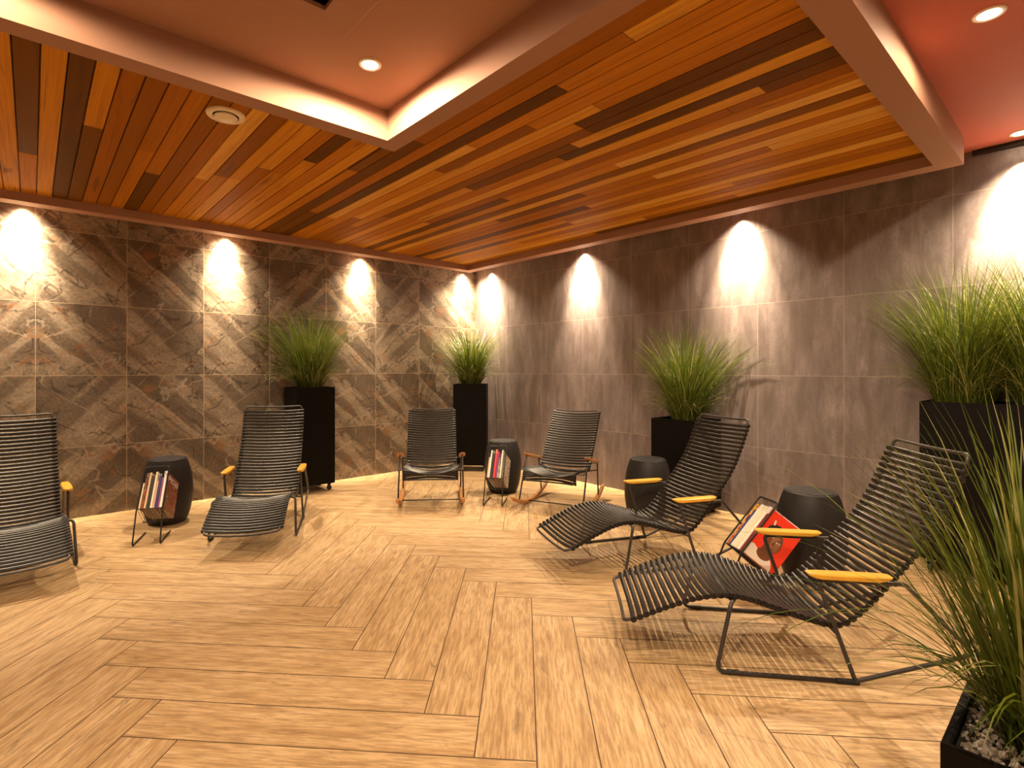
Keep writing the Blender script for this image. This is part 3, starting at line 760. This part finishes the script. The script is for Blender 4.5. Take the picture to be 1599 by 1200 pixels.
def planter(loc, rz, sx, sy, z0, h, label, seed, n=1500, gravel=False, casters=True, clumps=1, rb=.11, lm=(.55, .98), spread=72, droop=.26, extra=(), fw=(.0034, .0070), off=(0, 0)):
    root = thing('grass_planter', (loc[0], loc[1], 0), rz, label, 'planter', 'black planters of long grass')
    t = .018; hx, hy = sx/2, sy/2; z1 = z0+h
    b = bm_new()
    o4_ = [(-hx, -hy), (hx, -hy), (hx, hy), (-hx, hy)]; i4_ = [(-hx+t, -hy+t), (hx-t, -hy+t), (hx-t, hy-t), (-hx+t, hy-t)]
    zi = z1-.07
    rw = [[b.verts.new((*p, z)) for p in L] for L, z in ((o4_, z0), (o4_, z1), (i4_, z1), (i4_, zi))]
    b.faces.new(rw[0][::-1]); b.faces.new(rw[3])
    for A, B_ in zip(rw, rw[1:]):
        for k in range(4): b.faces.new((A[k], A[(k+1) % 4], B_[(k+1) % 4], B_[k]))
    bmesh.ops.bevel(b, geom=[e for e in b.edges if e.calc_length() > .1 and any(abs(v.co.z-z1) < 1e-5 or abs(v.co.z-z0) < 1e-5 for v in e.verts) and len(e.link_faces) == 2], offset=.003, segments=2, affect='EDGES')
    obj('box', b, M['box'], root, True, 30)
    zs = z1-.035
    b = bm_new(); rnd = random.Random(seed+3)
    G = 9; gx, gy = hx-t-.001, hy-t-.001
    vv = [[b.verts.new((-gx+2*gx*i/G, -gy+2*gy*j/G, zs+rnd.uniform(-.008, .008))) for j in range(G+1)] for i in range(G+1)]
    for i in range(G):
        for j in range(G): b.faces.new((vv[i][j], vv[i+1][j], vv[i+1][j+1], vv[i][j+1]))
    obj('soil', b, M['soil'], root, True)
    if gravel:
        b = bm_new(); tl = b.verts.layers.float.new('tint')
        for _ in range(520):
            x, y = rnd.uniform(-gx+.008, gx-.008), rnd.uniform(-gy+.008, gy-.008); s = rnd.uniform(.006, .013)
            mt = Matrix.Translation((x, y, zs+.006+rnd.uniform(0, .008))) @ Matrix.Rotation(rnd.uniform(0, 6), 4, Vector((rnd.random(), rnd.random(), rnd.random()+.01)).normalized()) @ Matrix.Diagonal((s*rnd.uniform(.8, 1.5), s*rnd.uniform(.7, 1.1), s*rnd.uniform(.5, .8), 1))
            r = bmesh.ops.create_icosphere(b, subdivisions=1, radius=1, matrix=mt); ti = rnd.random()
            for v_ in r['verts']: v_[tl] = ti; v_.co += Vector((rnd.gauss(0, .0012), rnd.gauss(0, .0012), rnd.gauss(0, .0012)))
        g = obj('gravel', b, M['gravel'], root, True, 40); g['kind'] = 'stuff'; g['label'] = 'pale grey gravel'
    if casters:
        for cx in (-hx+.045, hx-.045):
            for cy in (-hy+.045, hy-.045):
                b = bm_new(); add_box(b, cx-.018, cx+.018, cy-.018, cy+.018, z0-.006, z0)
                for s in (-.012, .012): add_box(b, cx-.012, cx+.012, cy+s-.0015, cy+s+.0015, .02, z0-.005)
                N = 18; rg = []
                for yy in (-.009, .009):
                    rg.append([b.verts.new((cx+.024*math.cos(2*math.pi*k/N), cy+yy, .0245+.024*math.sin(2*math.pi*k/N))) for k in range(N)])
                b.faces.new(rg[0]); b.faces.new(rg[1][::-1])
                for k in range(N): b.faces.new((rg[0][k], rg[0][(k+1) % N], rg[1][(k+1) % N], rg[1][k]))
                obj('caster', b, M['caster'], root)
    mw = Matrix.Translation((loc[0], loc[1], 0)) @ Matrix.Rotation(rz, 4, 'Z'); mi = mw.inverted()
    bound = lambda q: mi @ inroom(mw @ q)
    if clumps == 1: cs = [(off[0], off[1], zs)]
    else: cs = [(off[0]+0, off[1]-hy+2*hy*(k+.5)/clumps, zs) for k in range(clumps)]
    b = foliage(seed, cs, rb, n, lm[0], lm[1], spread, bound, droop, fw[0], fw[1], extra)
    o = obj('grass', b, M['grass'], root, True); o['label'] = 'long green grass blades'
    return root
planter((-2.445, -.262), 0, .40, .34, .075, .985, 'tall black planter of long grass on casters against the stone wall', 21)
planter((-.455, -.455), R(45), .36, .40, .075, .985, 'tall black planter of long grass standing in the room corner', 22, lm=(.5, .9))
planter((-.235, -3.17), 0, .36, .46, .05, .76, 'black planter of long grass against the grey wall between two barrel tables', 23,
        extra=[dict(base=(.0, -.08, .78), az=R(-108), L=.80, t0=R(18), t1=R(125), w=.022, tint=.35, pw=1.3, seg=12)])
planter((-.235, -5.17), 0, .37, .72, .075, .97, 'wide tall black planter with two clumps of grass against the grey wall', 24, clumps=2, n=1350, rb=.13, spread=66, lm=(.6, 1.02))
planter((-2.73, -5.49), 0, .40, .40, .0, .33, 'low black planter of grass topped with gravel, nearest the camera', 25, n=560, gravel=True, casters=False, rb=.095, lm=(.55, .98), spread=58, droop=.30, fw=(.0055, .0105), off=(.03, .03),
        extra=[dict(base=(-.02+.02*k, .06+.015*k, .30), az=R(139+a), L=L, t0=R(p), t1=R(q), w=.0095, tint=tn, pw=1.4, seg=12) for k, (a, L, p, q, tn) in enumerate([(0, 1.12, 20, 92, .7), (8, 1.0, 16, 84, .6), (-10, .95, 26, 100, .55), (16, .92, 30, 118, .5), (-22, .9, 34, 128, .45), (24, 1.02, 12, 70, .75), (4, .85, 38, 120, .5), (-4, 1.0, 10, 60, .65), (-30, .8, 40, 135, .4)])])

# ------------------------------------------------------------------ world and view
w = bpy.data.worlds.new('world'); SC.world = w; w.use_nodes = True
w.node_tree.nodes['Background'].inputs[0].default_value = (.02, .014, .01, 1); w.node_tree.nodes['Background'].inputs[1].default_value = .2
vs_ = SC.view_settings; vs_.view_transform = 'Standard'; vs_.look = 'None'; vs_.gamma = 1; vs_.exposure = 0.0
SC.display_settings.display_device = 'sRGB'
